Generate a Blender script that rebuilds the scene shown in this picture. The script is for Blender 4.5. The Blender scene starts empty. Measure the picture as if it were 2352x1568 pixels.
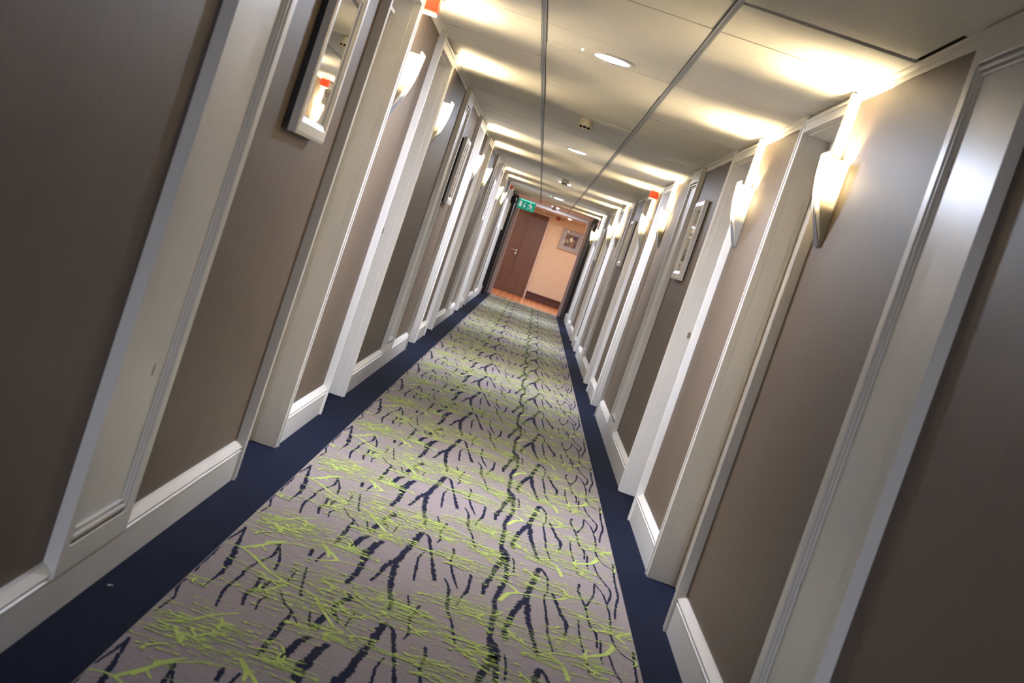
import bpy, bmesh, math, random
from mathutils import Vector, Matrix
random.seed(7)
scene = bpy.context.scene
col = scene.collection

# ------------------------------------------------------------------ camera
FPX, PITCH, YAW, ROLL, CAMH = 3319.8, .067366, .002633, .328698, 1.267
fw = Vector((math.sin(YAW)*math.cos(PITCH), math.cos(YAW)*math.cos(PITCH), -math.sin(PITCH)))
rt = Vector((math.cos(YAW), -math.sin(YAW), 0)); up = rt.cross(fw)
r2 = math.cos(ROLL)*rt + math.sin(ROLL)*up
u2 = -math.sin(ROLL)*rt + math.cos(ROLL)*up
cd = bpy.data.cameras.new('camera'); cam = bpy.data.objects.new('camera', cd); col.objects.link(cam)
M = Matrix((r2, u2, -fw)).transposed().to_4x4(); M.translation = (0, 0, CAMH)
cam.matrix_world = M
cd.sensor_width = 36; cd.lens = 36*FPX/2352; cd.clip_start = .05; cd.clip_end = 120
cd.dof.use_dof = True; cd.dof.focus_distance = 10.0; cd.dof.aperture_fstop = 6.3
scene.camera = cam

# ------------------------------------------------------------------ world, exposure
w = bpy.data.worlds.new('world'); scene.world = w; w.use_nodes = True
w.node_tree.nodes['Background'].inputs[0].default_value = (.9, .95, 1, 1)
w.node_tree.nodes['Background'].inputs[1].default_value = .02
vs = scene.view_settings
vs.view_transform = 'Standard'; vs.look = 'None'; vs.gamma = 1; vs.use_curve_mapping = False
vs.exposure = 2.3
BULB = 980.0      # sconce lamp emission strength
DOWN = 240.0       # cool ceiling downlight emission strength
WARM = (1.0, .80, .48, 1)
COOL = (.72, .80, 1.0, 1)

# ------------------------------------------------------------------ materials
def mat(name, color, rough=.5, metal=0., spec=.5, aniso=0., emit=None, strength=0.):
    m = bpy.data.materials.new(name); m.use_nodes = True
    b = m.node_tree.nodes['Principled BSDF']
    b.inputs['Base Color'].default_value = (*color[:3], 1)
    b.inputs['Roughness'].default_value = rough; b.inputs['Metallic'].default_value = metal
    b.inputs['Specular IOR Level'].default_value = spec
    b.inputs['Anisotropic'].default_value = aniso
    if emit:
        b.inputs['Emission Color'].default_value = (*emit[:3], 1)
        b.inputs['Emission Strength'].default_value = strength
    return m
def nodes(m): return m.node_tree.nodes, m.node_tree.links, m.node_tree.nodes['Principled BSDF']
def noise_color(m, scale, c1, c2, detail=4, lo=.35, hi=.65, bump=0., bscale=None, rough=None):
    n, l, b = nodes(m)
    tc = n.new('ShaderNodeTexCoord'); mp = n.new('ShaderNodeMapping')
    mp.inputs['Scale'].default_value = scale
    nz = n.new('ShaderNodeTexNoise'); nz.inputs['Scale'].default_value = 1; nz.inputs['Detail'].default_value = detail
    cr = n.new('ShaderNodeValToRGB')
    cr.color_ramp.elements[0].position = lo; cr.color_ramp.elements[1].position = hi
    cr.color_ramp.elements[0].color = (*c1, 1); cr.color_ramp.elements[1].color = (*c2, 1)
    l.new(tc.outputs['Object'], mp.inputs['Vector']); l.new(mp.outputs[0], nz.inputs['Vector'])
    l.new(nz.outputs['Fac'], cr.inputs[0]); l.new(cr.outputs[0], b.inputs['Base Color'])
    if bump:
        src = nz
        if bscale:
            mp2 = n.new('ShaderNodeMapping'); mp2.inputs['Scale'].default_value = bscale
            src = n.new('ShaderNodeTexNoise'); src.inputs['Scale'].default_value = 1; src.inputs['Detail'].default_value = 3
            l.new(tc.outputs['Object'], mp2.inputs['Vector']); l.new(mp2.outputs[0], src.inputs['Vector'])
        bp = n.new('ShaderNodeBump'); bp.inputs['Strength'].default_value = bump; bp.inputs['Distance'].default_value = .004
        l.new(src.outputs['Fac'], bp.inputs['Height']); l.new(bp.outputs[0], b.inputs['Normal'])
    return m

M_WALL = noise_color(mat('wallpaper_taupe', (.15, .12, .1), .50, spec=.28), (6, 90, 1.2),
                     (.136, .096, .068), (.153, .109, .078), bump=.12, bscale=(8, 120, 1.5))
M_WHITE = noise_color(mat('satin_white_paint', (.7, .67, .62), .36), (2, 2, 1.5), (.70, .675, .635), (.75, .725, .685))
M_CEIL = noise_color(mat('ceiling_tile_paint', (.6, .58, .54), .62, spec=.25), (5, 40, 5), (.80, .775, .72), (.84, .815, .76))
M_RUNNER = mat('ceiling_runner_metal', (.36, .38, .43), .4, metal=.2)
M_GAP = mat('ceiling_void_dark', (.03, .028, .025), .9)
M_NAVY = noise_color(mat('navy_carpet_pile', (.01, .014, .04), 1, spec=.1), (90, 90, 90), (.005, .0075, .018), (.011, .0155, .037), detail=6, bump=.6)
M_TAUPE = noise_color(mat('taupe_carpet_pile', (.3, .25, .25), 1, spec=.1), (160, 160, 160), (.258, .213, .212), (.33, .278, .276), detail=5, bump=.4)
M_GREEN = noise_color(mat('lime_carpet_yarn', (.35, .43, .08), 1, spec=.1), (160, 160, 160), (.41, .51, .12), (.50, .59, .18), detail=5)
M_INK = noise_color(mat('navy_carpet_yarn', (.012, .014, .035), 1, spec=.1), (160, 160, 160), (.009, .010, .026), (.018, .020, .046), detail=5)
M_DOOR = noise_color(mat('room_door_paint', (.30, .25, .19), .45), (2, 2, 40), (.27, .225, .17), (.33, .275, .21))
M_WOOD = noise_color(mat('brown_veneer', (.13, .055, .032), .42), (60, 60, 2.2), (.118, .055, .031), (.176, .088, .048), detail=6)
M_SKIRTWOOD = mat('dark_brown_skirting', (.10, .032, .02), .35)
M_CREAM = noise_color(mat('lobby_cream_wall', (.75, .56, .4), .7), (8, 8, 8), (.74, .575, .395), (.77, .60, .415))
M_LOBCEIL = mat('lobby_ceiling_paint', (.75, .66, .6), .6)
M_FRAMEPAINT = mat('lobby_door_frame_paint', (.66, .50, .38), .4)
M_CHROME = mat('brushed_steel', (.75, .72, .68), .25, metal=1)
M_MIRROR = mat('mirror_glass', (.9, .9, .9), .015, metal=1)
M_BLACK = mat('black_backing', (.012, .011, .010), .5)
M_RED = mat('red_plastic', (.75, .05, .012), .32)
M_DARKRED = mat('dark_red_plastic', (.32, .01, .012), .35)
M_CREAMPL = mat('cream_plastic', (.82, .75, .60), .4)
M_WHITEPL = mat('white_plastic', (.75, .73, .70), .35)
M_DARKFR = mat('dark_metal_frame', (.016, .013, .011), .5, spec=.3)
M_GREYFR = mat('grey_metal_post', (.11, .10, .09), .3, metal=.4)
M_MAUVE = mat('mauve_painted_jamb', (.60, .43, .41), .35)
M_SIGN = mat('exit_sign_green', (.0, .25, .16), .35, emit=(.0, .28, .19), strength=.14)
M_SIGNW = mat('exit_sign_white', (.75, .8, .78), .4, emit=(.75, .85, .82), strength=.09)
M_SIGNL = mat('exit_sign_lamp', (.3, 1, .8), .4, emit=(.15, 1, .75), strength=.22)
M_GREENLED = mat('green_led', (.1, .8, .25), .3, emit=(.15, 1, .35), strength=2)
M_DOWN = mat('downlight_diffuser', (.9, .9, .9), .4, emit=COOL, strength=DOWN)
M_LOBLIGHT = mat('lobby_downlight_lens', (.9, .9, .9), .4, emit=(1, .80, .60), strength=210)
M_BULB = mat('sconce_lamp', (1, .9, .7), .4, emit=WARM, strength=BULB)
M_GREYMETAL = mat('sconce_grey_metal', (.24, .25, .28), .38, metal=.5)
M_HOLDER = mat('lamp_holder_grey', (.40, .37, .31), .5)
M_MAT = mat('picture_mount', (.62, .52, .46), .6)
M_FRAMEW = mat('pale_wood_frame', (.48, .33, .22), .4)
M_ART1 = noise_color(mat('print_brown', (.10, .05, .03), .5), (9, 9, 12), (.16, .03, .015), (.26, .18, .11))
M_ART2 = mat('print_orange', (.42, .17, .06), .5)
M_ART3 = mat('print_black', (.03, .02, .018), .5)
M_ART4 = mat('print_cream', (.65, .45, .28), .5)

def mix_shader_mat(name, build):
    m = bpy.data.materials.new(name); m.use_nodes = True
    n, l = m.node_tree.nodes, m.node_tree.links
    n.clear(); out = n.new('ShaderNodeOutputMaterial')
    l.new(build(n, l).outputs[0], out.inputs[0]); return m
def _glassy(n, l):
    tr = n.new('ShaderNodeBsdfTranslucent'); tr.inputs[0].default_value = (.72, .70, .65, 1)
    df = n.new('ShaderNodeBsdfDiffuse'); df.inputs[0].default_value = (.80, .78, .74, 1)
    gl = n.new('ShaderNodeBsdfGlossy'); gl.inputs['Roughness'].default_value = .25
    a = n.new('ShaderNodeMixShader'); a.inputs[0].default_value = .62
    l.new(tr.outputs[0], a.inputs[1]); l.new(df.outputs[0], a.inputs[2])
    b = n.new('ShaderNodeMixShader'); b.inputs[0].default_value = .06
    l.new(a.outputs[0], b.inputs[1]); l.new(gl.outputs[0], b.inputs[2])
    tp = n.new('ShaderNodeBsdfTransparent'); c = n.new('ShaderNodeMixShader'); c.inputs[0].default_value = .55
    l.new(b.outputs[0], c.inputs[1]); l.new(tp.outputs[0], c.inputs[2]); return c
M_SHADE = mix_shader_mat('frosted_white_glass', _glassy)
def _mesh(n, l):
    tr = n.new('ShaderNodeBsdfTranslucent'); tr.inputs[0].default_value = (.26, .245, .215, 1)
    df = n.new('ShaderNodeBsdfDiffuse'); df.inputs[0].default_value = (.66, .63, .56, 1)
    a = n.new('ShaderNodeMixShader'); a.inputs[0].default_value = .4
    l.new(tr.outputs[0], a.inputs[1]); l.new(df.outputs[0], a.inputs[2])
    tp = n.new('ShaderNodeBsdfTransparent')
    b = n.new('ShaderNodeMixShader'); b.inputs[0].default_value = .05
    l.new(a.outputs[0], b.inputs[1]); l.new(tp.outputs[0], b.inputs[2]); return b
M_MESHPANEL = mix_shader_mat('perforated_side_screen', _mesh)
def _pane(n, l):
    tp = n.new('ShaderNodeBsdfTransparent'); gl = n.new('ShaderNodeBsdfGlossy'); gl.inputs['Roughness'].default_value = .01
    fr = n.new('ShaderNodeFresnel'); fr.inputs[0].default_value = 1.5
    b = n.new('ShaderNodeMixShader'); l.new(fr.outputs[0], b.inputs[0])
    l.new(tp.outputs[0], b.inputs[1]); l.new(gl.outputs[0], b.inputs[2]); return b
M_PANE = mix_shader_mat('picture_glass', _pane)
# lobby floor: orange tiles with pale joints
M_LOBFLOOR = mat('orange_floor_tile', (.5, .17, .05), .22)
n, l, b = nodes(M_LOBFLOOR)
tc = n.new('ShaderNodeTexCoord'); br = n.new('ShaderNodeTexBrick')
br.offset = 0; br.inputs['Scale'].default_value = 1; br.inputs['Brick Width'].default_value = .15; br.inputs['Row Height'].default_value = 1.2
br.inputs['Mortar Size'].default_value = .004
br.inputs['Color1'].default_value = (.50, .165, .05, 1); br.inputs['Color2'].default_value = (.56, .19, .062, 1); br.inputs['Mortar'].default_value = (.70, .40, .22, 1)
l.new(tc.outputs['Object'], br.inputs['Vector']); l.new(br.outputs[0], b.inputs['Base Color'])

# ------------------------------------------------------------------ mesh helpers
class MB:
    def __init__(s): s.v = []; s.f = []; s.m = []; s.cur = 0
    def quad(s, pts):
        i = len(s.v); s.v += [tuple(p) for p in pts]; s.f.append(tuple(range(i, i+len(pts)))); s.m.append(s.cur)
    def box(s, x0, x1, y0, y1, z0, z1):
        x0, x1 = sorted((x0, x1)); y0, y1 = sorted((y0, y1)); z0, z1 = sorted((z0, z1))
        i = len(s.v)
        s.v += [(x0,y0,z0),(x1,y0,z0),(x1,y1,z0),(x0,y1,z0),(x0,y0,z1),(x1,y0,z1),(x1,y1,z1),(x0,y1,z1)]
        for f in ((0,3,2,1),(4,5,6,7),(0,1,5,4),(1,2,6,5),(2,3,7,6),(3,0,4,7)):
            s.f.append(tuple(i+k for k in f)); s.m.append(s.cur)
    def prism(s, poly, a, b, fn):      # poly: list of 2d points; fn(p, q, t) -> 3d, extruded t = a..b
        i = len(s.v); n = len(poly)
        s.v += [fn(p, q, a) for p, q in poly] + [fn(p, q, b) for p, q in poly]
        for k in range(n):
            s.f.append((i+k, i+(k+1) % n, i+n+(k+1) % n, i+n+k)); s.m.append(s.cur)
        s.f.append(tuple(i+k for k in range(n))[::-1]); s.m.append(s.cur)
        s.f.append(tuple(i+n+k for k in range(n))); s.m.append(s.cur)
    def lathe(s, prof, seg=32, c=(0, 0, 0)):   # prof: (r, z)
        i = len(s.v); n = len(prof)
        for k in range(seg):
            a = 2*math.pi*k/seg
            for r, z in prof: s.v.append((c[0]+r*math.cos(a), c[1]+r*math.sin(a), c[2]+z))
        for k in range(seg):
            k2 = (k+1) % seg
            for j in range(n-1):
                s.f.append((i+k*n+j, i+k2*n+j, i+k2*n+j+1, i+k*n+j+1)); s.m.append(s.cur)
        s.f.append(tuple(i+k*n for k in range(seg))[::-1]); s.m.append(s.cur)
        s.f.append(tuple(i+k*n+n-1 for k in range(seg))); s.m.append(s.cur)
    def tube(s, pts, r, seg=10):
        for a, b2 in zip(pts, pts[1:]):
            a, b2 = Vector(a), Vector(b2); d = (b2-a).normalized()
            t = Vector((0, 0, 1)) if abs(d.z) < .9 else Vector((1, 0, 0))
            u = d.cross(t).normalized(); v = d.cross(u)
            i = len(s.v)
            for q in (a, b2):
                for k in range(seg):
                    an = 2*math.pi*k/seg; s.v.append(tuple(q + r*(math.cos(an)*u+math.sin(an)*v)))
            for k in range(seg):
                s.f.append((i+k, i+(k+1) % seg, i+seg+(k+1) % seg, i+seg+k)); s.m.append(s.cur)
            s.f.append(tuple(i+k for k in range(seg))[::-1]); s.m.append(s.cur)
            s.f.append(tuple(i+seg+k for k in range(seg))); s.m.append(s.cur)
    def build(s, name, mats, parent=None, bevel=0., smooth=False, seg=2):
        me = bpy.data.meshes.new(name); me.from_pydata(s.v, [], s.f)
        for mm in (mats if isinstance(mats, (list, tuple)) else [mats]): me.materials.append(mm)
        for p, k in zip(me.polygons, s.m): p.material_index = k
        bm = bmesh.new(); bm.from_mesh(me); bmesh.ops.recalc_face_normals(bm, faces=bm.faces); bm.to_mesh(me); bm.free()
        o = bpy.data.objects.new(name, me); col.objects.link(o)
        if parent: o.parent = parent
        if smooth:
            for p in me.polygons: p.use_smooth = True
            try: me.set_sharp_from_angle(angle=math.radians(35))
            except Exception: pass
        if bevel:
            bv = o.modifiers.new('bevel', 'BEVEL'); bv.width = bevel; bv.segments = seg; bv.limit_method = 'ANGLE'; bv.angle_limit = math.radians(40)
        return o
def struct(o): o['kind'] = 'structure'; return o
def tag(o, label, cat, group=None):
    o['label'] = label; o['category'] = cat
    if group: o['group'] = group
    return o
def thing(name, label, cat, loc=(0, 0, 0), rz=0., group=None):
    o = bpy.data.objects.new(name, None); o.empty_display_size = .1; col.objects.link(o)
    o.location = loc; o.rotation_euler = (0, 0, rz)
    return tag(o, label, cat, group)
def dup(root, loc, rz, label):
    r = root.copy(); col.objects.link(r); r.location = loc; r.rotation_euler = (0, 0, rz); r['label'] = label
    for ch in list(root.children):
        c = ch.copy(); col.objects.link(c); c.parent = r
        for g in ch.children:
            d = g.copy(); col.objects.link(d); d.parent = c
    return r

# ------------------------------------------------------------------ layout (metres, camera above x = 0, y = 0)
H = 2.22
YB, YE = -2.2, 31.0
YC = 32.9                                  # the tiled ceiling runs on to the lobby header
WX = {-1: -.893, 1: .985}                 # wallpaper planes
def px(side, d): return WX[side] - side*d  # d = distance out of the wall into the corridor
OPEN = {-1: [(5.75, 6.60), (8.03, 8.89), (13.06, 13.97), (15.26, 16.24), (20.25, 21.30), (22.49, 23.40), (27.70, 28.60)],
         1: [(5.68, 6.55), (8.01, 8.89), (12.99, 13.86), (15.25, 16.11), (20.15, 21.12), (22.45, 23.45), (27.50, 28.40)]}
OT = 2.13                                  # clear height of the door recesses
CW = .065                                  # casing width
WEND = {-1: 29.9, 1: 30.3}
PANELS = {-1: [(3.43, 4.05), (10.84, 11.44), (18.25, 18.85), (25.55, 26.0)],
           1: [(3.39, 3.99), (10.74, 11.36), (18.15, 18.75), (25.5, 26.05)]}
SIDE = {-1: 'left', 1: 'right'}

# woven carpet motif: flat lists of x, y, half width
DARK=[[-0.082,5.903,0.0106,-0.097,5.642,0.0106,-0.116,5.443,0.0121,-0.128,5.287,0.014,-0.153,5.173,0.0088,-0.167,4.996,0.0073,-0.182,4.877,0.005],[-0.128,5.287,0.0113,-0.123,5.1,0.0105,-0.114,4.952,0.0097,-0.104,4.814,0.0086,-0.087,4.693,0.008,-0.086,4.592,0.0059],[-0.082,5.903,0.0091,-0.052,5.856,0.0075,-0.033,5.718,0.0063,-0.014,5.551,0.0066,0.006,5.351,0.0082,0.027,5.169,0.0079],[-0.044,5.553,0.0033,-0.056,5.418,0.0046,-0.049,5.206,0.0049,-0.044,5.069,0.0039],[-0.044,4.859,0.0037,-0.03,4.732,0.004,-0.036,4.665,0.0028],[0.006,4.78,0.0037,-0.002,4.683,0.0064,-0.009,4.574,0.0051,-0.001,4.427,0.0045,-0.01,4.335,0.0019],[0.062,5.79,0.0045,0.07,5.69,0.0049,0.065,5.551,0.0043,0.091,5.322,0.0059,0.115,5.169,0.0035],[0.06,5.257,0.0031,0.083,5.145,0.0048,0.091,5.001,0.0077,0.098,4.846,0.0062,0.12,4.719,0.0044,0.136,4.577,0.0051,0.149,4.471,0.0046],[0.154,5.454,0.0056,0.152,5.199,0.0067,0.135,5.059,0.0039,0.126,4.918,0.0029],[0.429,5.967,0.0112,0.407,5.723,0.0112,0.384,5.495,0.0108,0.373,5.356,0.0151,0.34,5.158,0.0088,0.317,4.965,0.0098,0.305,4.797,0.009,0.312,4.708,0.008],[0.378,5.363,0.0128,0.385,5.216,0.0107,0.388,5.072,0.01,0.401,4.897,0.0075,0.414,4.75,0.0073,0.426,4.627,0.0079],[0.432,5.971,0.0092,0.455,5.883,0.0065,0.465,5.782,0.0044,0.461,5.577,0.0033,0.448,5.486,0.0042,0.455,5.267,0.0054,0.459,5.053,0.0047,0.463,4.921,0.0042,0.478,4.762,0.0037],[0.481,5.604,0.0057,0.498,5.46,0.007,0.514,5.304,0.0072,0.53,5.212,0.008,0.531,5.123,0.0066,0.52,4.989,0.0047],[0.269,6.51,0.0083,0.258,6.257,0.0086,0.261,6.045,0.0103,0.278,5.942,0.0178,0.243,5.696,0.0088,0.233,5.522,0.008,0.213,5.345,0.0114,0.209,5.207,0.0067],[0.278,5.942,0.0152,0.29,5.764,0.0108,0.29,5.559,0.009,0.272,5.363,0.0105,0.26,5.206,0.0089,0.262,5.076,0.0087,0.259,4.927,0.0076,0.255,4.786,0.007,0.258,4.677,0.008,0.275,4.573,0.0176,0.271,4.437,0.0171,0.252,4.291,0.011,0.244,4.19,0.0072],[0.311,5.992,0.0036,0.32,5.856,0.0045,0.318,5.723,0.0034],[0.606,5.92,0.0056,0.596,5.782,0.0054,0.613,5.611,0.0048,0.62,5.498,0.0052,0.628,5.278,0.0045,0.647,5.194,0.0049,0.644,5.002,0.0043],[0.673,6.013,0.0036,0.661,5.803,0.004,0.622,5.572,0.0043],[0.675,6.028,0.0026,0.706,5.863,0.004,0.715,5.702,0.0044,0.718,5.523,0.0047,0.709,5.268,0.004,0.716,5.119,0.0035,0.744,5.019,0.0039,0.78,4.98,0.0034,0.806,4.907,0.0025],[0.685,6.418,0.0044,0.698,6.231,0.0043,0.722,6.093,0.0042,0.743,5.981,0.0046,0.732,5.833,0.0045,0.716,5.725,0.0034],[0.787,6.569,0.0056,0.774,6.238,0.0048,0.773,5.93,0.0051,0.751,5.707,0.0044,0.738,5.519,0.0038],[0.583,5.316,0.0041,0.581,5.149,0.0044,0.585,4.966,0.0038,0.599,4.791,0.0041,0.6,4.644,0.0036],[0.662,5.124,0.0035,0.653,4.914,0.0042,0.657,4.811,0.0025],[-0.664,5.029,0.0039,-0.651,4.9,0.0054,-0.638,4.768,0.0065,-0.624,4.645,0.0091,-0.615,4.523,0.0108,-0.607,4.405,0.0064,-0.612,4.31,0.0037,-0.618,4.192,0.0021],[-0.664,5.029,0.003,-0.667,4.919,0.0034,-0.679,4.777,0.0024],[-0.684,4.748,0.0037,-0.677,4.584,0.0043,-0.679,4.428,0.0042,-0.674,4.308,0.0033],[-0.675,4.213,0.0032,-0.678,4.15,0.0039,-0.667,4.054,0.0042,-0.659,4.003,0.0034,-0.664,3.922,0.003,-0.669,3.837,0.0023],[-0.524,4.968,0.0038,-0.514,4.792,0.0049,-0.532,4.675,0.0036,-0.553,4.52,0.0046,-0.551,4.431,0.0049,-0.559,4.298,0.0048,-0.561,4.213,0.0043,-0.553,4.128,0.0046,-0.545,4.047,0.0035],[-0.529,4.94,0.0059,-0.507,4.865,0.0037,-0.485,4.735,0.0044,-0.477,4.611,0.0047],[-0.496,4.474,0.0046,-0.492,4.374,0.0052,-0.498,4.265,0.0062,-0.486,4.14,0.0042],[-0.465,4.463,0.0069,-0.473,4.365,0.0067],[-0.441,4.309,0.0037,-0.451,4.232,0.0036,-0.445,4.139,0.0028],[-0.415,4.69,0.0032,-0.419,4.537,0.0035],[-0.393,4.771,0.0041,-0.377,4.586,0.0043,-0.355,4.424,0.0038],[-0.418,5.047,0.006,-0.41,4.929,0.0063],[-0.371,5.042,0.0043,-0.381,4.879,0.0042],[-0.347,5.692,0.0034,-0.35,5.463,0.0042,-0.354,5.238,0.0031],[-0.348,5.677,0.0024,-0.302,5.555,0.0033],[-0.256,5.778,0.0084,-0.266,5.588,0.0086],[-0.264,5.514,0.0085,-0.286,5.416,0.0097,-0.295,5.249,0.0081],[-0.208,5.505,0.0085,-0.225,5.345,0.0096,-0.234,5.129,0.0092,-0.236,4.978,0.0094,-0.242,4.831,0.0091,-0.25,4.735,0.0073],[-0.245,4.624,0.0091,-0.214,4.595,0.011,-0.241,4.475,0.0103,-0.24,4.379,0.0075,-0.208,4.28,0.0066],[-0.259,4.315,0.0088,-0.265,4.224,0.009,-0.269,4.138,0.0071],[-0.305,4.318,0.003,-0.292,4.22,0.0036,-0.28,4.147,0.0028],[-0.418,4.407,0.003,-0.383,4.289,0.0037,-0.353,4.234,0.004,-0.356,4.081,0.0035,-0.359,3.953,0.0041,-0.361,3.833,0.0039,-0.362,3.745,0.0032],[-0.353,4.234,0.0029,-0.314,4.141,0.0025],[-0.267,4.056,0.0069,-0.288,3.984,0.0082,-0.299,3.879,0.008,-0.307,3.783,0.0058],[-0.205,4.034,0.0069,-0.231,3.965,0.0078,-0.238,3.873,0.0076,-0.248,3.801,0.0081,-0.247,3.673,0.0063],[-0.179,4.432,0.0023,-0.189,4.25,0.0033]]
GREEN=[[-0.588,3.337,0.0043,-0.568,3.412,0.005,-0.544,3.482,0.0039,-0.504,3.538,0.0036,-0.453,3.583,0.0031,-0.401,3.596,0.0025],[-0.568,3.401,0.0041,-0.544,3.353,0.0034],[-0.643,3.767,0.0039,-0.608,3.811,0.0042,-0.568,3.874,0.004,-0.536,3.957,0.0037,-0.477,4.054,0.0031],[-0.386,3.671,0.0047,-0.361,3.606,0.0046,-0.353,3.539,0.0036],[-0.689,4.73,0.0032,-0.643,4.749,0.0037,-0.619,4.745,0.0053,-0.592,4.809,0.0045,-0.561,4.889,0.0054,-0.559,4.925,0.005,-0.509,5.015,0.0034],[-0.619,4.745,0.0049,-0.574,4.702,0.006,-0.528,4.632,0.0055,-0.489,4.574,0.0055,-0.432,4.527,0.0058,-0.412,4.511,0.0054,-0.324,4.482,0.0042,-0.287,4.383,0.0052,-0.255,4.313,0.0052,-0.216,4.225,0.0051,-0.188,4.201,0.0054,-0.227,4.139,0.0053,-0.223,4.088,0.0052],[-0.412,4.511,0.0046,-0.454,4.375,0.0034,-0.501,4.295,0.0026],[-0.395,5.149,0.0048,-0.358,5.072,0.0061,-0.322,4.988,0.0055,-0.385,4.904,0.0034],[-0.322,4.988,0.0043,-0.239,5.016,0.0026,-0.119,5.025,0.0017],[-0.564,4.697,0.0028,-0.431,4.715,0.0024,-0.326,4.77,0.0029],[-0.69,4.242,0.0043,-0.667,4.266,0.004,-0.603,4.271,0.0018],[0.274,5.196,0.0058,0.306,5.348,0.0078,0.341,5.415,0.0069,0.303,5.489,0.0047,0.232,5.543,0.0033,0.14,5.569,0.0019],[0.341,5.405,0.006,0.424,5.465,0.0042,0.504,5.519,0.0047,0.559,5.624,0.0053,0.648,5.678,0.0024,0.798,5.716,0.002],[0.338,4.779,0.0016,0.407,4.665,0.0024,0.476,4.743,0.0041,0.569,4.811,0.0062,0.658,4.929,0.0076,0.685,4.992,0.0077,0.704,5.089,0.0074,0.656,5.099,0.0035,0.527,5.049,0.0017],[0.798,5.384,0.0046,0.734,5.262,0.0058,0.76,5.187,0.0044],[0.466,4.702,0.0032,0.506,4.642,0.0052,0.522,4.545,0.0066,0.525,4.482,0.0057],[0.086,4.564,0.0019,0.145,4.466,0.0038,0.202,4.372,0.0049,0.264,4.291,0.004],[-0.305,5.876,0.0025,-0.111,5.62,0.0029,0.031,5.595,0.0038,0.065,5.574,0.0033],[-0.094,4.171,0.0025,0.008,4.153,0.0025,0.061,4.146,0.0035,0.107,4.183,0.0021],[-0.115,4.555,0.0047,-0.071,4.513,0.005]]
CLUST=[(-0.525,3.806,0.205,0.254,150),(-0.411,4.367,0.138,0.173,45),(-0.516,4.573,0.088,0.087,14),(-0.314,4.692,0.135,0.214,50),(-0.242,4.393,0.11,0.161,40),(-0.269,4.103,0.055,0.082,22),(-0.188,4.144,0.088,0.072,26),(-0.294,3.75,0.09,0.069,34),(-0.128,4.656,0.116,0.181,40),(-0.661,4.24,0.037,0.031,4),(-0.051,4.654,0.116,0.135,40),(0.045,4.529,0.131,0.128,46),(0.124,4.879,0.155,0.182,50),(0.239,4.938,0.152,0.169,44),(0.195,4.509,0.104,0.156,40),(0.424,5.635,0.141,0.175,36),(0.539,5.727,0.121,0.158,26),(0.347,4.766,0.11,0.142,36),(0.501,4.95,0.124,0.17,36),(0.61,5.349,0.114,0.158,28),(0.711,5.306,0.102,0.156,30),(0.452,4.626,0.071,0.089,20),(0.612,4.716,0.091,0.093,22),(0.078,4.191,0.057,0.061,16),(0.335,5.759,0.133,0.137,24),(0.195,5.535,0.128,0.19,30),(0.056,5.538,0.106,0.127,18),(0.606,6.149,0.107,0.182,22),(0.744,5.102,0.049,0.09,12)]
# ------------------------------------------------------------------ floor, carpet
mb = MB(); mb.box(-1.2, 1.3, YB, YE, -.05, 0)
struct(mb.build('floor', M_NAVY))

CX0, CX1 = -.682, .797
def ribbon(mb, pts, z, jag=0., rnd=random, step=.007):
    """flat woven streak: pts = (x, y, halfwidth); smoothed, with a ragged outline"""
    P = []; n0 = len(pts)
    for k in range(n0-1):
        p0, p1, p2, p3 = pts[max(0, k-1)], pts[k], pts[k+1], pts[min(n0-1, k+2)]
        L = math.hypot(p2[0]-p1[0], p2[1]-p1[1]); n = max(1, int(L/step))
        for q in range(n):
            t = q/n
            P.append(tuple(.5*(2*p1[c]+(p2[c]-p0[c])*t+(2*p0[c]-5*p1[c]+4*p2[c]-p3[c])*t*t+(3*p1[c]-p0[c]-3*p2[c]+p3[c])*t**3) if c < 2 else p1[2]+(p2[2]-p1[2])*t for c in range(3)))
    P.append(pts[-1])
    L, R = [], []; a1 = a2 = 0.
    for k, (x, y, wd) in enumerate(P):
        a = P[max(0, k-1)]; c = P[min(len(P)-1, k+1)]
        dx, dy = c[0]-a[0], c[1]-a[1]; q = math.hypot(dx, dy) or 1
        nx, ny = -dy/q, dx/q
        a1 = .45*a1+jag*rnd.uniform(-.42, .42); a2 = .45*a2+jag*rnd.uniform(-.42, .42)
        e1 = wd*(1+a1); e2 = wd*(1+a2)
        cl = lambda v: min(CX1-.003, max(CX0+.003, v))
        L.append((cl(x+nx*e1), y+ny*e1)); R.append((cl(x-nx*e2), y-ny*e2))
    ys = [p[1] for p in L]+[p[1] for p in R]
    if min(ys) < YB+.02 or max(ys) > YE-.02: return
    i = len(mb.v)
    for l_, r_ in zip(L, R): mb.v += [(*l_, z), (*r_, z)]
    for k in range(len(P)-1):
        mb.f.append((i+2*k, i+2*k+2, i+2*k+3, i+2*k+1)); mb.m.append(mb.cur)
def trip(q): return [tuple(q[k:k+3]) for k in range(0, len(q), 3)]
REP = 1.45
mb = MB(); mb.box(CX0, CX1, YB, YE, -.002, .004)
unit_dark = [trip(q) for q in DARK]; unit_green = [trip(q) for q in GREEN]
needles = []
rn = random.Random(11)
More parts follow.
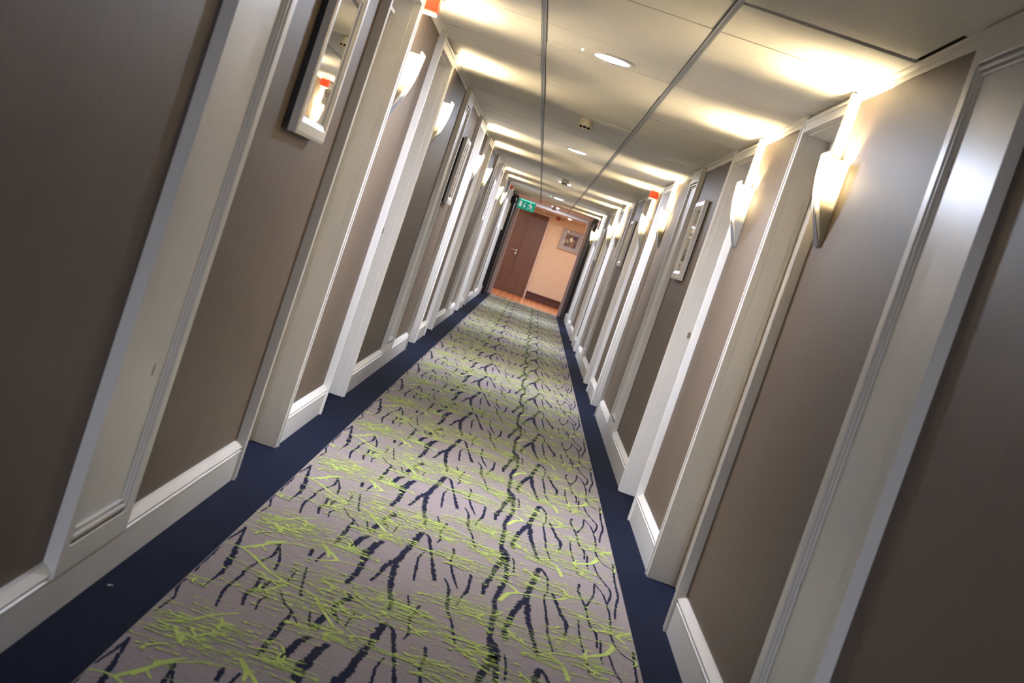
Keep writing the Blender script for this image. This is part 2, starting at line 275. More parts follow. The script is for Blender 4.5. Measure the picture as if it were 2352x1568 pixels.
for cx, cy, hw, hh, nn in CLUST:
    for k in range(int(nn*1.35)):
        # fine needles run across the corridor in tufts, many tipped with a bud
        x = cx + rn.gauss(0, .5)*hw; y = cy + rn.gauss(0, .5)*hh
        ln = rn.uniform(.020, .075); an = rn.gauss(0.02, .20); sx = rn.choice((-1, 1))
        x1, y1 = x+sx*ln*math.cos(an), y+ln*math.sin(an)
        wd = rn.uniform(.0014, .0026)
        needles.append([(x, y, wd*.7), (x1, y1, wd)])
        if rn.random() < .40:
            bw = rn.uniform(.0040, .0075); a2 = rn.uniform(-.5, .5)
            needles.append([(x1-sx*.003, y1, bw*.4), (x1+sx*.004, y1+.004*a2, bw), (x1+sx*.010, y1+.010*a2, bw*.9), (x1+sx*.014, y1+.014*a2, bw*.3)])
    for k in range(max(1, nn//14)):
        # crooked twigs
        x = cx + rn.gauss(0, .4)*hw; y = cy + rn.gauss(0, .4)*hh; a = rn.uniform(-.7, .7)+(0 if rn.random() < .5 else math.pi)
        tw = [(x, y, .0052)]
        for q in range(4):
            a += rn.gauss(0, .55); x += .026*math.cos(a); y += .030*math.sin(a); tw.append((x, y, .0050-.0007*q))
            if q < 3 and rn.random() < .8:
                s2 = rn.choice((-1, 1)); l2 = rn.uniform(.014, .03)
                needles.append([(x, y, .003), (x+l2*math.cos(a+s2*.8), y+l2*math.sin(a+s2*.8), .0045)])
        needles.append(tw)
rep0, rep1 = -5, 20
for r in range(rep0, rep1):
    oy = r*REP; rr = random.Random(3)
    mb.cur = 1
    for k, q in enumerate(unit_dark): ribbon(mb, [(x, y+oy, wd*1.06) for x, y, wd in q], .0044+k*8e-6, jag=1., rnd=rr)
    mb.cur = 2
    for k, q in enumerate(unit_green): ribbon(mb, [(x, y+oy, wd*1.25) for x, y, wd in q], .0052+k*8e-6, jag=.25, rnd=rr)
    for k, q in enumerate(needles): ribbon(mb, [(x, y+oy, wd) for x, y, wd in q], .0056+(k % 500)*4e-6, step=.02)
    mb.cur = 0
carpet = mb.build('patterned_carpet', [M_TAUPE, M_INK, M_GREEN])
tag(carpet, 'taupe carpet with navy streaks and lime green branches running down the corridor', 'carpet')

# ------------------------------------------------------------------ walls with door recesses
TH = .16
for s in (-1, 1):
    mb = MB(); y = YB
    xs = sorted((px(s, 0), px(s, -TH)))
    for a, b2 in OPEN[s]:
        mb.box(xs[0], xs[1], y, a-.02, 0, H+.03); mb.box(xs[0], xs[1], a-.02, b2+.02, OT+.02, H+.03); y = b2+.02
    mb.box(xs[0], xs[1], y, YC, 0, H+.03)
    struct(mb.build('wall_'+SIDE[s], M_WALL))
mb = MB(); mb.box(-1.2, 1.3, YB-.1, YB, 0, H+.03); struct(mb.build('wall_back', M_WALL))

# ------------------------------------------------------------------ door leaves and casings
tn = 0; dn = 0
for s in (-1, 1):
    for (a, b2) in OPEN[s]:
        dn += 1; tn += 1
        mb = MB(); mb.box(px(s, -.095), px(s, -.135), a, b2, .004, 2.055)
        struct(mb.build('door_%d' % dn, M_DOOR, bevel=.002))
        mb = MB()
        # lining (two jambs and head), stops, casing boards with a bead, head mouldings
        for y0, y1, sg in ((a-.02, a, 1), (b2, b2+.02, -1)):
            mb.box(px(s, -TH), px(s, .004), y0, y1, 0, OT+.02)
            ya = y1 if sg > 0 else y0
            mb.box(px(s, -.078), px(s, -.0942), ya-sg*.001, ya+sg*.014, 0, 2.0655)
        mb.box(px(s, -TH), px(s, .0038), a-.019, b2+.019, OT, OT+.019)
        mb.box(px(s, -.0955), px(s, -.135), a-.001, b2+.001, 2.06, OT+.001)            # panel above the leaf
        mb.box(px(s, -.070), px(s, -.0945), a-.001, b2+.001, 2.052, 2.0665)
        # casing: one moulded section for each leg and one for the head
        CP = [(0, 0), (.034, 0), (.036, .003), (.036, .011), (.032, .014), (.032, .046), (.040, .049), (.040, .063), (.038, CW), (0, CW)]
        mb.prism(CP, 0, H-.004, lambda d, q, z: (px(s, d), a-.005-q, z))
        mb.prism(CP, 0, H-.004, lambda d, q, z: (px(s, d), b2+.005+q, z))
        HP = [(.006, OT+.005), (.035, OT+.005), (.035, OT+.016), (.031, OT+.019), (.031, OT+.046), (.039, OT+.049), (.039, OT+.060), (.020, OT+.064), (.020, H-.005), (.006, H-.005)]
        mb.prism(HP, a-.006, b2+.006, lambda d, z, y: (px(s, d), y, z))
        mb.box(px(s, -.03), px(s, .0055), a-.006, b2+.006, OT+.003, H-.002)
        struct(mb.build('trim_%d' % tn, M_WHITE, bevel=.0015))

# ------------------------------------------------------------------ baseboards and cornices, cut at the casings
BB = [(0, 0), (.028, 0), (.028, .120), (.031, .1225), (.031, .127), (.022, .131), (.022, .136), (.030, .1395), (.030, .142), (.010, .162), (0, .164)]
CO = [(0, H-.030), (.004, H-.031), (.006, H-.004), (.024, H-.003), (.026, H+.004), (0, H+.004)]
for s in (-1, 1):
    y = YB; segs = []
    for a, b2 in OPEN[s]:
        segs.append((y, a-CW-.004)); y = b2+CW+.004
    segs.append((y, WEND[s]))
    for k, (y0, y1) in enumerate(segs):
        if y1 < 1: continue
        mb = MB(); mb.prism(BB, y0, y1, lambda d, z, t, s=s: (px(s, d), t, z))
        struct(mb.build('baseboard_'+SIDE[s], M_WHITE))
        tn += 1; mb = MB()
        cut = [y0] + [c for p in PANELS[s] for c in p if y0 < c < y1] + [y1]
        # the angle is slightly wavy where it was fixed by hand
        for c0, c1 in zip(cut[0::2], cut[1::2]):
            n = max(2, int((c1-c0)/.35)); prev = None
            for q in range(n+1):
                t = c0+(c1-c0)*q/n; dz = random.uniform(-.004, .003)
                ring = [(px(s, d), t, z+(dz if z < H-.02 else 0)) for d, z in CO]
                if prev:
                    for i in range(len(CO)):
                        j = (i+1) % len(CO); mb.quad([prev[i], prev[j], ring[j], ring[i]])
                prev = ring
        struct(mb.build('trim_%d' % tn, M_WHITE))

# ------------------------------------------------------------------ moulded wall panels (flat pilasters)
for s in (-1, 1):
    for (a, b2) in PANELS[s]:
        tn += 1; mb = MB(); D = .036; st = .060; zb, zt = .128, H-.006; zr = .075
        mb.box(px(s, .001), px(s, .018), a+.012, b2-.012, .166, zt-.01)
        mb.box(px(s, 0), px(s, D), a, a+st, zb, zt); mb.box(px(s, 0), px(s, D), b2-st, b2, zb, zt)
        mb.box(px(s, .0325), px(s, D-.0002), a+st-.001, b2-st+.001, zb+.0003, zb+zr); mb.box(px(s, .001), px(s, D-.0002), a+st-.001, b2-st+.001, zt-zr-.03, zt-.0003)
        # sunk moulding round the inner field
        def ring(g0, g1, d0, d1):
            for y0, y1, z0, z1 in ((a+st+g0, a+st+g1, zb+zr+g0, zt-zr-.03-g0), (b2-st-g1, b2-st-g0, zb+zr+g0, zt-zr-.03-g0),
                                   (a+st+g1, b2-st-g1, zb+zr+g0, zb+zr+g1), (a+st+g1, b2-st-g1, zt-zr-.03-g1, zt-zr-.03-g0)):
                mb.box(px(s, d0), px(s, d1), y0, y1, z0, z1)
        ring(.008, .020, .016, .031); ring(.026, .034, .0165, .025)
        struct(mb.build('trim_%d' % tn, M_WHITE, bevel=.002))

# chips in the paint of the nearest panels, strike plates in two jambs, lint on the carpet border
def chip(side, y, z, ly, lz, m):
    mb = MB(); rk = random.Random(int(y*100)); n = 9
    pts = [(y+ly*math.cos(6.283*k/n)*rk.uniform(.5, 1.1), z+lz*math.sin(6.283*k/n)*rk.uniform(.5, 1.1)) for k in range(n)]
    mb.prism(pts, .0181, .0187, lambda p, q, d: (px(side, d), p, q)); return mb.build('paint_chip', m)
M_CHIP = mat('bare_grey_filler', (.30, .31, .33), .8)
chips = [chip(-1, 3.84, .624, .012, .020, M_CHIP), chip(1, 3.90, 1.833, .010, .013, M_CHIP), chip(1, 3.893, 1.803, .010, .014, M_CHIP), chip(1, 3.90, .627, .012, .022, M_CHIP)]
for o in chips: struct(o)
for s, x, y, nm in ((1, 1.0388, 8.885, 2), (-1, -.951, 8.885, 2)):
    mb = MB(); mb.box(x-.009, x+.009, y-.0025, y+.004, 1.038, 1.074); mb.box(x-.003, x+.010, y-.004, y+.002, 1.046, 1.066)
    struct(mb.build('strike_plate', M_CHROME, bevel=.001))
mb = MB(); mb.lathe([(.003, 0), (.004, .003), (.001, .005)], 6, (-.828, 3.926, 0)); mb.lathe([(.002, 0), (.003, .002), (.001, .004)], 6, (-.822, 3.935, 0))
tag(mb.build('lint', M_WHITEPL), 'tiny white fleck of lint on the navy carpet border near the left wall', 'lint')

# ------------------------------------------------------------------ ceiling tiles on two runners
RUN = (-.305, .355); PITCHY = .5865; Y0 = 4.17
mb = MB(); mb.cur = 1; mb.box(-1.2, 1.3, YB, YC+.1, H+.03, H+.06); mb.cur = 0
rc = random.Random(5)
k0 = int((YB-Y0)/PITCHY)-1
k1 = int((YC-Y0)/PITCHY)+1
for k in range(k0, k1+1):
    for ci, (xa, xb) in enumerate(((WX[-1], RUN[0]-.013), (RUN[0]+.013, RUN[1]-.013), (RUN[1]+.013, WX[1]))):
        ya = max(YB, Y0+k*PITCHY+.0028); yb = min(YC, Y0+(k+1)*PITCHY-.0028)
        if yb-ya < .02: continue
        base = rc.uniform(0, .0038); lift = [base+rc.uniform(0, .0008) for _ in range(4)]
        if k == 0 and ci == 2: lift = [.011, .012, .012, .010]; ya += .006; yb -= .006; xb -= .03
        zs = [H+.001+q for q in lift]; t = .014
        i = len(mb.v)
        mb.v += [(xa,ya,zs[0]),(xb,ya,zs[1]),(xb,yb,zs[2]),(xa,yb,zs[3]),(xa,ya,zs[0]+t),(xb,ya,zs[1]+t),(xb,yb,zs[2]+t),(xa,yb,zs[3]+t)]
        for f in ((0,3,2,1),(4,5,6,7),(0,1,5,4),(1,2,6,5),(2,3,7,6),(3,0,4,7)): mb.f.append(tuple(i+j for j in f)); mb.m.append(0)
struct(mb.build('ceiling', [M_CEIL, M_GAP], bevel=.0012, seg=1))
for x in RUN:
    tn += 1; mb = MB()
    prof = [(-.0105, H-.001), (-.0105, H+.003), (.0105, H+.003), (.0105, H-.001), (.005, H-.001), (.004, H+.0015), (-.004, H+.0015), (-.005, H-.001)]
    mb.prism(prof, YB, YC, lambda p, q, t, x=x: (x+p, t, q)); struct(mb.build('trim_%d' % tn, M_RUNNER))

# ------------------------------------------------------------------ wall sconces
PR = [(.006, 0), (.020, .030), (.039, .078), (.056, .120), (.068, .155), (.079, .200), (.086, .245), (.090, .290), (.092, .326)]
def pr_at(z):
    for (d0, z0), (d1, z1) in zip(PR, PR[1:]):
        if z <= z1: return d0+(d1-d0)*(z-z0)/(z1-z0)
    return PR[-1][0]
def tap(z): return .70+.38*z/.34
def make_sconce(label, loc, rz):
    t = thing('wall_sconce', label, 'wall lamp', loc, rz, 'wall sconces along the corridor')
    HW = .070
    mb = MB(); mb.prism([(-.044, .02), (.044, .02), (.064, .315), (-.064, .315)], 0, .008, lambda p, q, d: (d, p, q)); mb.build('back_plate', M_WHITEPL, t, bevel=.002)
    mb = MB(); out = PR + [(.092, .340), (.086, .343), (.083, .338), (.083, .326)] + [(d-.006, z) for d, z in reversed(PR[:-1])]
    mb.prism(out, -HW, HW, lambda p, q, y: (p, y*tap(q), q)); sh = mb.build('front_shade', M_SHADE, t, smooth=True)
    for y in (-HW+.002, HW-.004):
        mb = MB(); poly = [(.002, .004)] + [(d-.006, z) for d, z in PR[1:]] + [(.002, .322)]
        mb.prism(poly, y, y+.002, lambda p, q, yy: (p, yy*tap(q), q)); mb.build('side_screen', M_MESHPANEL, t)
    # grey metal tongue on the lower front
    mb = MB(); rows = []
    for k in range(13):
        z = .002+.165*k/12; hw = .040*(1-(k/12)**1.7)+.002; d = pr_at(z)+.0015
        rows.append(((d, -hw, z), (d, hw, z)))
    for r0, r1 in zip(rows, rows[1:]): mb.quad([r0[0], r0[1], r1[1], r1[0]]); 
    for r0, r1 in zip(rows, rows[1:]):
        q = lambda p: (p[0]+.003, p[1], p[2])
        mb.quad([q(r0[0]), q(r0[1]), q(r1[1]), q(r1[0])]); mb.quad([r0[0], q(r0[0]), q(r1[0]), r1[0]]); mb.quad([r0[1], q(r0[1]), q(r1[1]), r1[1]])
    mb.build('metal_tongue', M_GREYMETAL, t)
    mb = MB(); poly = [(.009, .178), (.009, .105), (.020, .095), (.034, .105), (.050, .178)]
    mb.prism(poly, -.042, .042, lambda p, q, y: (p, y, q)); mb.tube([(.028, 0, .176), (.026, 0, .236)], .008, 12)
    hb = mb.build('lamp_holder', M_HOLDER, t, bevel=.003)
    mb = MB(); mb.tube([(.022, .030, .100), (.024, .036, .070), (.028, .020, .052), (.020, -.004, .062), (.026, -.026, .050), (.020, -.034, .098)], .0025, 6); mb.build('cable', M_WHITEPL, hb)
    mb = MB(); mb.lathe([(.004, 0), (.010, .006), (.012, .025), (.010, .050), (.004, .058)], 16, (.026, 0, .238)); mb.build('bulb', M_BULB, t, smooth=True)
    return t
SC = {-1: [6.80, 9.09, 14.15, 16.48, 21.52, 23.68], 1: [5.44, 7.78, 12.77, 15.10, 20.00, 22.30, 27.30, 29.70]}
ZS = 1.605
RANK = ['nearest', 'second', 'third', 'fourth', 'fifth', 'sixth', 'seventh', 'eighth']
first = None
for s in (-1, 1):
    for k, y in enumerate(SC[s]):
        if s < 0: lab = {0: 'lit wall sconce nearest on the left wall, under the red alarm at the ceiling', 5: 'lit wall sconce farthest down the left wall, sixth from the camera'}.get(k, 'lit wall sconce, %s from the camera on the left wall' % RANK[k])
        else: lab = {0: 'large glowing wall sconce nearest on the right wall beside the first door', 3: 'lit wall sconce fourth along the right wall, under the red alarm',
                     7: 'lit wall sconce farthest down the right wall beside the dark fire door frame'}.get(k, 'lit wall sconce, %s from the camera on the right wall' % RANK[k])
        loc = (WX[s], y, ZS); rz = 0 if s < 0 else math.pi
        if first is None: first = make_sconce(lab, loc, rz)
        else: dup(first, loc, rz, lab)

# ------------------------------------------------------------------ framed mirrors
def make_mirror(label, loc, rz, back):
    t = thing('wall_mirror', label, 'mirror', loc, rz, 'square framed mirrors along the corridor')
    S = .285; FWD = .062; T = .030
    mb = MB(); mb.box(0, back, -S+.012, S-.012, -S+.012, S-.012); mb.build('backing', M_BLACK, t)
    mb = MB()
    # mitred frame: outer edge, face sloping in to the glass
    prof = [(S, back), (S, back+T*.85), (S-.010, back+T), (S-.040, back+T), (S-FWD+.006, back+T*.74), (S-FWD, back+T*.66), (S-FWD, back)]
    n = len(prof); cs = ((-1, -1), (1, -1), (1, 1), (-1, 1)); base = len(mb.v)
    for sy, sz in cs:
        for r, d in prof: mb.v.append((d, sy*r, sz*r))
    for c in range(4):
        c2 = (c+1) % 4
        for j in range(n):
            j2 = (j+1) % n
            mb.f.append((base+c*n+j, base+c2*n+j, base+c2*n+j2, base+c*n+j2)); mb.m.append(0)
    mb.build('frame', M_WHITE, t)
    g = S-FWD
    mb = MB(); mb.box(back+.001, back+T*.56, -g-.002, g+.002, -g-.002, g+.002); mb.build('mirror_glass', M_MIRROR, t)
    return t
MIR = {-1: [4.86, 12.20, 19.35, 26.45, 29.20], 1: [10.04, 17.36, 24.85]}
MZ = 1.648
ML = {-1: ['framed mirror nearest on the left wall, reflecting a red alarm and a sconce', 'framed mirror second along the left wall, past the second sconce', 'framed mirror third along the left wall', 'framed mirror fourth along the left wall, past the last left sconce', 'narrow looking framed mirror farthest on the left wall, by the exit sign'],
       1: ['framed mirror nearest on the right wall, left of the second sconce', 'framed mirror second along the right wall, past the red alarm', 'framed mirror farthest along the right wall']}
for s in (-1, 1):
    src = None
    for k, y in enumerate(MIR[s]):
        loc = (WX[s], y, MZ); rz = 0 if s < 0 else math.pi
        if src is None: src = make_mirror(ML[s][k], loc, rz, .018 if s < 0 else .008)
        else: dup(src, loc, rz, ML[s][k])

# ------------------------------------------------------------------ red alarm sounders under the ceiling
def make_alarm(label, loc, rz):
    t = thing('alarm_sounder', label, 'fire alarm', loc, rz, 'red alarm boxes under the ceiling')
    mb = MB(); mb.box(0, .085, -.045, .045, .012, .085); mb.build('housing', M_RED, t, bevel=.004)
    mb = MB(); mb.box(.004, .083, -.043, .043, 0, .012); mb.build('lens', M_WHITEPL, t, bevel=.002)
    return t
al = make_alarm('red alarm box nearest on the left wall, above the first sconce', (WX[-1], 6.84, 2.132), 0)
dup(al, (WX[1], 15.08, 2.118), math.pi, 'red alarm box on the right wall above the fourth sconce')
dup(al, (WX[-1], 26.05, 2.085), 0, 'red alarm box far along the left wall near the exit sign')

# ------------------------------------------------------------------ ceiling fittings
def make_downlight(label, y):
    t = thing('ceiling_downlight', label, 'ceiling light', (.038, y, H), 0, 'round cool white downlights in the ceiling')
    mb = MB(); mb.lathe([(.084, .004), (.109, .002), (.109, -.003), (.100, -.006), (.084, -.004)], 40); 
    # open ring: drop the caps
    mb.f = mb.f[:-2]; mb.m = mb.m[:-2]; mb.f += [tuple((k*5+4, ((k+1) % 40)*5+4, ((k+1) % 40)*5, k*5)) for k in range(40)]; mb.m += [0]*40
    mb.build('trim_ring', M_WHITEPL, t, smooth=True)
    mb = MB(); mb.lathe([(.085, -.001), (.085, -.004), (.06, -.006), (.001, -.0065)], 40); mb.build('diffuser', M_DOWN, t, smooth=True)
    return t
dl = make_downlight('round cool white downlight nearest the camera, in the middle ceiling strip', 6.92)
dup(dl, (.038, 13.43, H), 0, 'cool white downlight second along the ceiling, past the first smoke detector')
dup(dl, (.038, 20.06, H), 0, 'cool white downlight third along the ceiling, half behind a smoke detector')
dup(dl, (.038, 26.42, H), 0, 'cool white downlight fourth along the ceiling, with a green indicator to its left')
dup(dl, (.038, 32.12, H), 0, 'cool white downlight at the corridor end, behind the farthest smoke detector')
hid = dup(dl, (.038, -1.5, H), 0, 'added cool white fill light in the ceiling behind the camera, unseen')  # unseen lamp added behind the camera to brighten surfaces facing it
M_DOWN_FILL = mat('downlight_diffuser_bright', (.9, .9, .9), .4, emit=COOL, strength=DOWN*2.4)  # stronger emission for the added fill lamp only
for c in hid.children:
    if c.name.startswith('diffuser'): c.data = c.data.copy(); c.data.materials[0] = M_DOWN_FILL
def led(y, lab):
    mb = MB(); mb.lathe([(.0045, .002), (.0045, -.003), (.003, -.005), (.001, -.0055)], 12, (-.112, y, H))
    tag(mb.build('indicator_light', M_GREENLED, smooth=True), lab, 'indicator light', 'green indicator lights in the ceiling')
led(6.93, 'tiny green indicator light beside the nearest downlight'); led(26.4, 'tiny green indicator light beside the farthest downlight')

def make_smoke(label, x, y, z=H):
    t = thing('smoke_detector', label, 'smoke detector', (x, y, z), 0, 'cream smoke detectors on the ceiling')
    mb = MB(); mb.lathe([(.046, .002), (.046, -.014), (.050, -.016)], 32); mb.build('base', M_CREAMPL, t, smooth=True)
    mb = MB(); mb.lathe([(.049, -.016), (.053, -.045), (.052, -.050)], 32); hd = mb.build('head', M_CREAMPL, t, smooth=True)
    mb = MB(); mb.lathe([(.046, -.048), (.046, -.068)], 32); mb.build('vent_chamber', M_BLACK, hd)
    mb = MB(); mb.lathe([(.052, -.066), (.050, -.072), (.035, -.076), (.001, -.077)], 32)
    for k in range(10):
        a = 2*math.pi*k/10; c, s_ = math.cos(a), math.sin(a)
        mb.tube([(.050*c, .050*s_, -.046), (.050*c, .050*s_, -.068)], .0035, 6)
    mb.build('cap', M_CREAMPL, hd, smooth=True)
    return t
sd = make_smoke('cream smoke detector nearest the camera on the ceiling', .024, 10.20)
dup(sd, (.034, 19.0, H), 0, 'cream smoke detector second along the ceiling, in front of a downlight')
dup(sd, (.020, 31.75, H), 0, 'cream smoke detector farthest along the corridor ceiling')

# ------------------------------------------------------------------ emergency exit sign
SX, SY, SZ = -.55, 30.0, 2.005; HWX, HZ = .185, .098
t = thing('exit_sign', 'green emergency exit sign with arrow and running figure below the ceiling', 'exit sign', (SX, SY, SZ))
mb = MB(); mb.box(-HWX, HWX, 0, .03, -HZ, HZ); mb.build('panel', M_SIGN, t, bevel=.003)
mb = MB(); mb.box(-HWX*.78, HWX*.85, -.010, .0, HZ-.012, HZ+.006); mb.build('light_strip', M_SIGNL, t)
mb = MB(); mb.box(-.012, .012, .008, .022, HZ, H-SZ); mb.build('hanger', M_WHITEPL, t)
def flat(mb, pts, y=-.0015):
    mb.prism(pts, y, 0.0, lambda p, q, yy: (p, yy, q))
mb = MB(); flat(mb, [(-.150, -.055), (-.097, -.055), (-.097, .058), (-.150, .058)]); mb.build('door_symbol', M_SIGNW, t)
mb = MB(); flat(mb, [(-.041, .052), (-.027, .052), (-.027, -.028), (-.041, -.028)])
flat(mb, [(-.034, -.060), (-.066, -.022), (-.056, -.013), (-.034, -.038), (-.012, -.013), (-.002, -.022)]); mb.build('arrow_symbol', M_SIGNW, t)
mb = MB(); X = .085
flat(mb, [(X+.017*math.cos(k*.5236)-.006, .055+.017*math.sin(k*.5236)) for k in range(12)])
flat(mb, [(X-.010, .034), (X+.022, .030), (X+.026, -.010), (X+.002, -.018)])
flat(mb, [(X-.008, .034), (X-.006, .020), (X-.034, .006), (X-.052, .016), (X-.048, .026), (X-.034, .020)])
flat(mb, [(X+.020, .031), (X+.046, .018), (X+.044, -.006), (X+.034, -.006), (X+.034, .010), (X+.016, .016)])
flat(mb, [(X+.002, -.016), (X+.014, -.010), (X-.006, -.040), (X-.036, -.044), (X-.048, -.062), (X-.058, -.056), (X-.044, -.032), (X-.016, -.030)])
flat(mb, [(X+.012, -.014), (X+.026, -.010), (X+.032, -.040), (X+.062, -.056), (X+.058, -.067), (X+.022, -.052)])
mb.build('running_figure', M_SIGNW, t)

# ------------------------------------------------------------------ end of the corridor: fire door frame and lobby
tn += 1; mb = MB()
mb.box(-1.1, WX[-1]+.10, YE-.02, YE+.10, 0, H+.03); mb.box(1.2, WX[1]-.10, YE-.02, YE+.10, 0, H+.03)
mb.box(-1.1, 1.2, YC, YC+.10, 2.142, H+.05)
struct(mb.build('wall_front', M_CEIL))
for s in (-1, 1):
    # held-open dark fire door leaf in the wall line, grey post, painted jamb
    dn += 1
    y0 = WEND[s]+.08
    dl_, dp, dj = ((.100, .130, .207), (.060, .115, .176))[s > 0]
    mb = MB(); mb.box(px(s, 0), px(s, dl_), y0, YE-.14, .01, 2.10)
    dr = struct(mb.build('door_%d' % dn, M_DARKFR, bevel=.002))
    mb = MB(); mb.box(px(s, dl_), px(s, dl_+.030), y0+.08, y0+.26, 1.985, 2.035); mb.build('door_closer', M_GREYFR, dr, bevel=.004)
    tn += 1; mb = MB()
    mb.box(px(s, 0), px(s, dp), YE-.12, YE-.05, 0, 2.17); struct(mb.build('trim_%d' % tn, M_GREYFR, bevel=.003))
    tn += 1; mb = MB(); mb.box(px(s, .03), px(s, dj), YE-.03, YE+.16, 0, 2.13)
    mb.box(px(s, dp+.028), px(s, dp+.034), YE-.036, YE-.03, .7, 1.95)
    struct(mb.build('trim_%d' % tn, M_MAUVE, bevel=.003))
LX0, LX1, LY1, LZ = -2.6, 2.4, 35.1, 2.13
mb = MB(); mb.box(LX0, LX1, YE, LY1, -.05, .0); struct(mb.build('floor', M_LOBFLOOR))
mb = MB(); mb.box(LX0, LX1, YC+.10, LY1, LZ, LZ+.05); mb.box(LX0, -1.1, YE+.1, YC+.1, LZ, LZ+.05); mb.box(1.2, LX1, YE+.1, YC+.1, LZ, LZ+.05); struct(mb.build('ceiling', M_LOBCEIL))
mb = MB(); mb.box(LX0, LX1, LY1, LY1+.1, 0, LZ+.05); struct(mb.build('wall_lobby', M_CREAM))
mb = MB(); mb.box(LX0-.1, LX0, YE, LY1, 0, LZ+.05); struct(mb.build('wall_lobby_left', M_CREAM))
mb = MB(); mb.box(LX1, LX1+.1, YE, LY1, 0, LZ+.05); struct(mb.build('wall_lobby_right', M_CREAM))
mb = MB(); mb.box(LX0, -1.1, YE+.05, YE+.15, 0, LZ+.05); mb.box(1.2, LX1, YE+.05, YE+.15, 0, LZ+.05); struct(mb.build('wall_lobby_front', M_CREAM))
# double door in the lobby wall
dn += 1
mb = MB(); mb.box(-1.26, -.475, LY1-.030, LY1-.002, .012, 2.035); d1 = struct(mb.build('door_%d' % dn, M_WOOD, bevel=.003))
mb = MB(); mb.lathe([(.026, 0), (.026, .008), (.012, .01)], 20); mb.tube([(0, 0, .008), (0, 0, .045), (0, 0, .046)], .009); mb.tube([(0, 0, .045), (-.125, .0, .045)], .009)
h = mb.build('lever_handle', M_CHROME, d1, smooth=True); h.rotation_euler = (math.pi/2, 0, 0); h.location = (-.527, LY1-.030, 1.025)
mb = MB(); mb.lathe([(.026, 0), (.026, .008), (.009, .009), (.009, .003)], 20); h = mb.build('lock_rose', M_CHROME, d1, smooth=True)
h.rotation_euler = (math.pi/2, 0, 0); h.location = (-.522, LY1-.030, .955)
dn += 1
mb = MB(); mb.box(-.470, -.012, LY1-.030, LY1-.002, .012, 2.035); d2 = struct(mb.build('door_%d' % dn, M_WOOD, bevel=.003))
mb = MB(); mb.lathe([(.014, 0), (.012, .012), (.001, .013)], 16); h = mb.build('door_stud', M_CHROME, d2, smooth=True); h.rotation_euler = (math.pi/2, 0, 0); h.location = (-.235, LY1-.03, 2.0)
tn += 1; mb = MB(); mb.box(-.010, .034, LY1-.045, LY1, 0, 2.095); mb.box(-1.31, -1.265, LY1-.045, LY1, 0, 2.095); mb.box(-1.265, -.010, LY1-.045, LY1, 2.04, 2.095)
struct(mb.build('trim_%d' % tn, M_FRAMEPAINT, bevel=.003))
mb = MB(); mb.box(.036, LX1, LY1-.014, LY1, 0, .150); mb.box(.036, LX1, LY1-.030, LY1, .150, .190)
struct(mb.build('baseboard_lobby', M_SKIRTWOOD, bevel=.003))

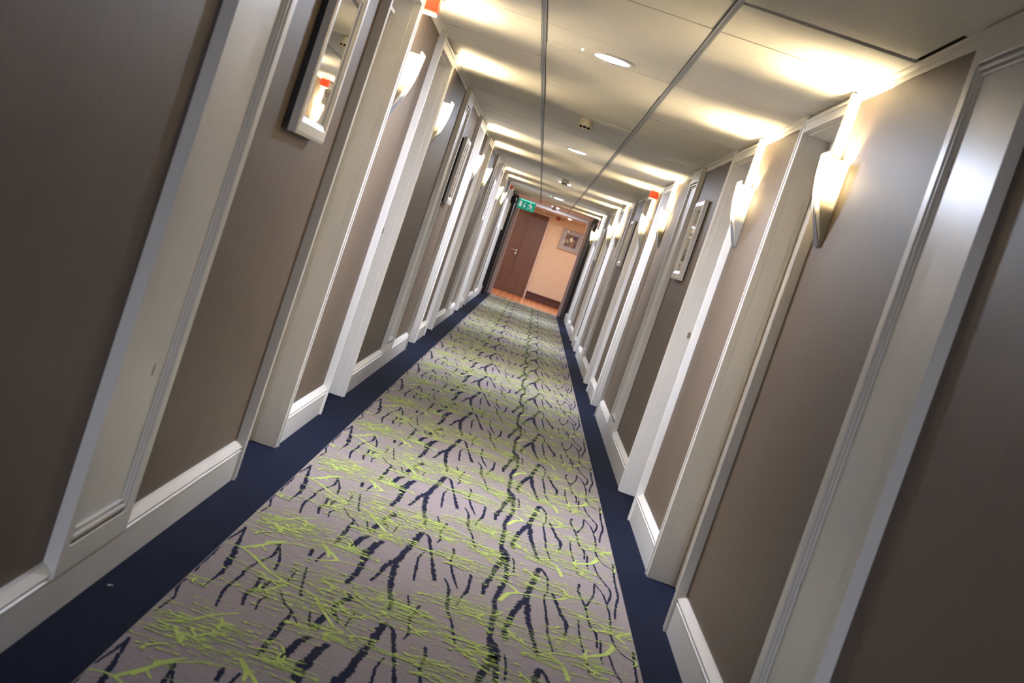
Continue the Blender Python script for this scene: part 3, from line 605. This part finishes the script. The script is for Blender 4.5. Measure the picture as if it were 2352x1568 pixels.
# framed print
PX0, PX1, PZ0, PZ1 = .385, .965, 1.395, 1.925
t = thing('framed_picture', 'framed print in a pale mount on the cream lobby wall at the corridor end', 'picture', ((PX0+PX1)/2, LY1, (PZ0+PZ1)/2))
hx, hz = (PX1-PX0)/2, (PZ1-PZ0)/2
mb = MB()
for x0, x1, z0, z1 in ((-hx, hx, hz-.024, hz), (-hx, hx, -hz, -hz+.024), (-hx, -hx+.024, -hz+.024, hz-.024), (hx-.024, hx, -hz+.024, hz-.024)): mb.box(x0, x1, -.026, 0, z0, z1)
mb.build('frame', M_FRAMEW, t, bevel=.002)
mb = MB(); mb.box(-hx+.02, hx-.02, -.010, -.004, -hz+.02, hz-.02); mb.build('mount', M_MAT, t)
mb = MB(); ax, az = .15, .15
mb.box(-ax-.01, ax-.01, -.012, -.010, -az, az); mb.cur = 1; mb.prism([(.02, -az), (.07, -az), (.10, -.02), (.06, .06), (.02, .05)], -.0135, -.012, lambda p, q, yy: (p, yy, q))
mb.cur = 2; mb.prism([(.03, .14), (.138, .10), (.07, .05), (.03, .07)], -.0137, -.012, lambda p, q, yy: (p, yy, q)); mb.prism([(.08, -.05), (.11, -.03), (.11, -.148), (.09, -.148)], -.0137, -.012, lambda p, q, yy: (p, yy, q))
mb.cur = 3; mb.prism([(-.004, -az), (.008, -az), (.008, az), (-.004, az)], -.0139, -.012, lambda p, q, yy: (p, yy, q)); mb.cur = 0
mb.build('print', [M_ART1, M_ART2, M_ART3, M_ART4], t)
mb = MB(); mb.box(-hx+.022, hx-.022, -.0185, -.0165, -hz+.022, hz-.022); mb.build('glass', M_PANE, t)

# lobby ceiling and wall fittings
mb = MB(); mb.box(-.045, .045, -.055, 0, -.035, .035); t = thing('alarm_bell', 'dark red alarm high on the cream lobby wall beside the door frame', 'fire alarm', (.196, LY1, 2.075))
mb.build('housing', M_DARKRED, t, bevel=.006)
mb = MB(); mb.lathe([(.020, 0), (.020, .008), (.001, .009)], 20); h = mb.build('sounder_disc', M_RED, t); h.rotation_euler = (math.pi/2, 0, 0); h.location = (0, -.055, 0)
mb = MB(); mb.tube([(.045, -.01, -.012), (.10, -.01, -.005), (.17, -.01, .05)], .006, 6); mb.build('cable', M_DARKRED, t)
dup(sd, (-.205, 33.9, LZ), 0, 'cream smoke detector on the pink lobby ceiling above the brown door')
t = thing('lobby_downlight', 'small warm spotlight in the lobby ceiling above the framed print', 'ceiling light', (.45, 34.0, LZ))
mb = MB(); mb.lathe([(.045, .0), (.045, -.004), (.030, -.006)], 24); mb.build('trim_ring', M_CHROME, t, smooth=True)
mb = MB(); mb.lathe([(.030, -.005), (.028, -.009), (.001, -.010)], 24); mb.build('lens', M_LOBLIGHT, t, smooth=True)
for x, y, lb in ((-1.7, 34.2, 'far to the left of the brown door'), (1.7, 34.2, 'far to the right of the framed print'), (-1.0, 34.0, 'in front of the brown double door')):
    dup(t, (x, y, LZ), 0, 'warm spotlight in the lobby ceiling '+lb)
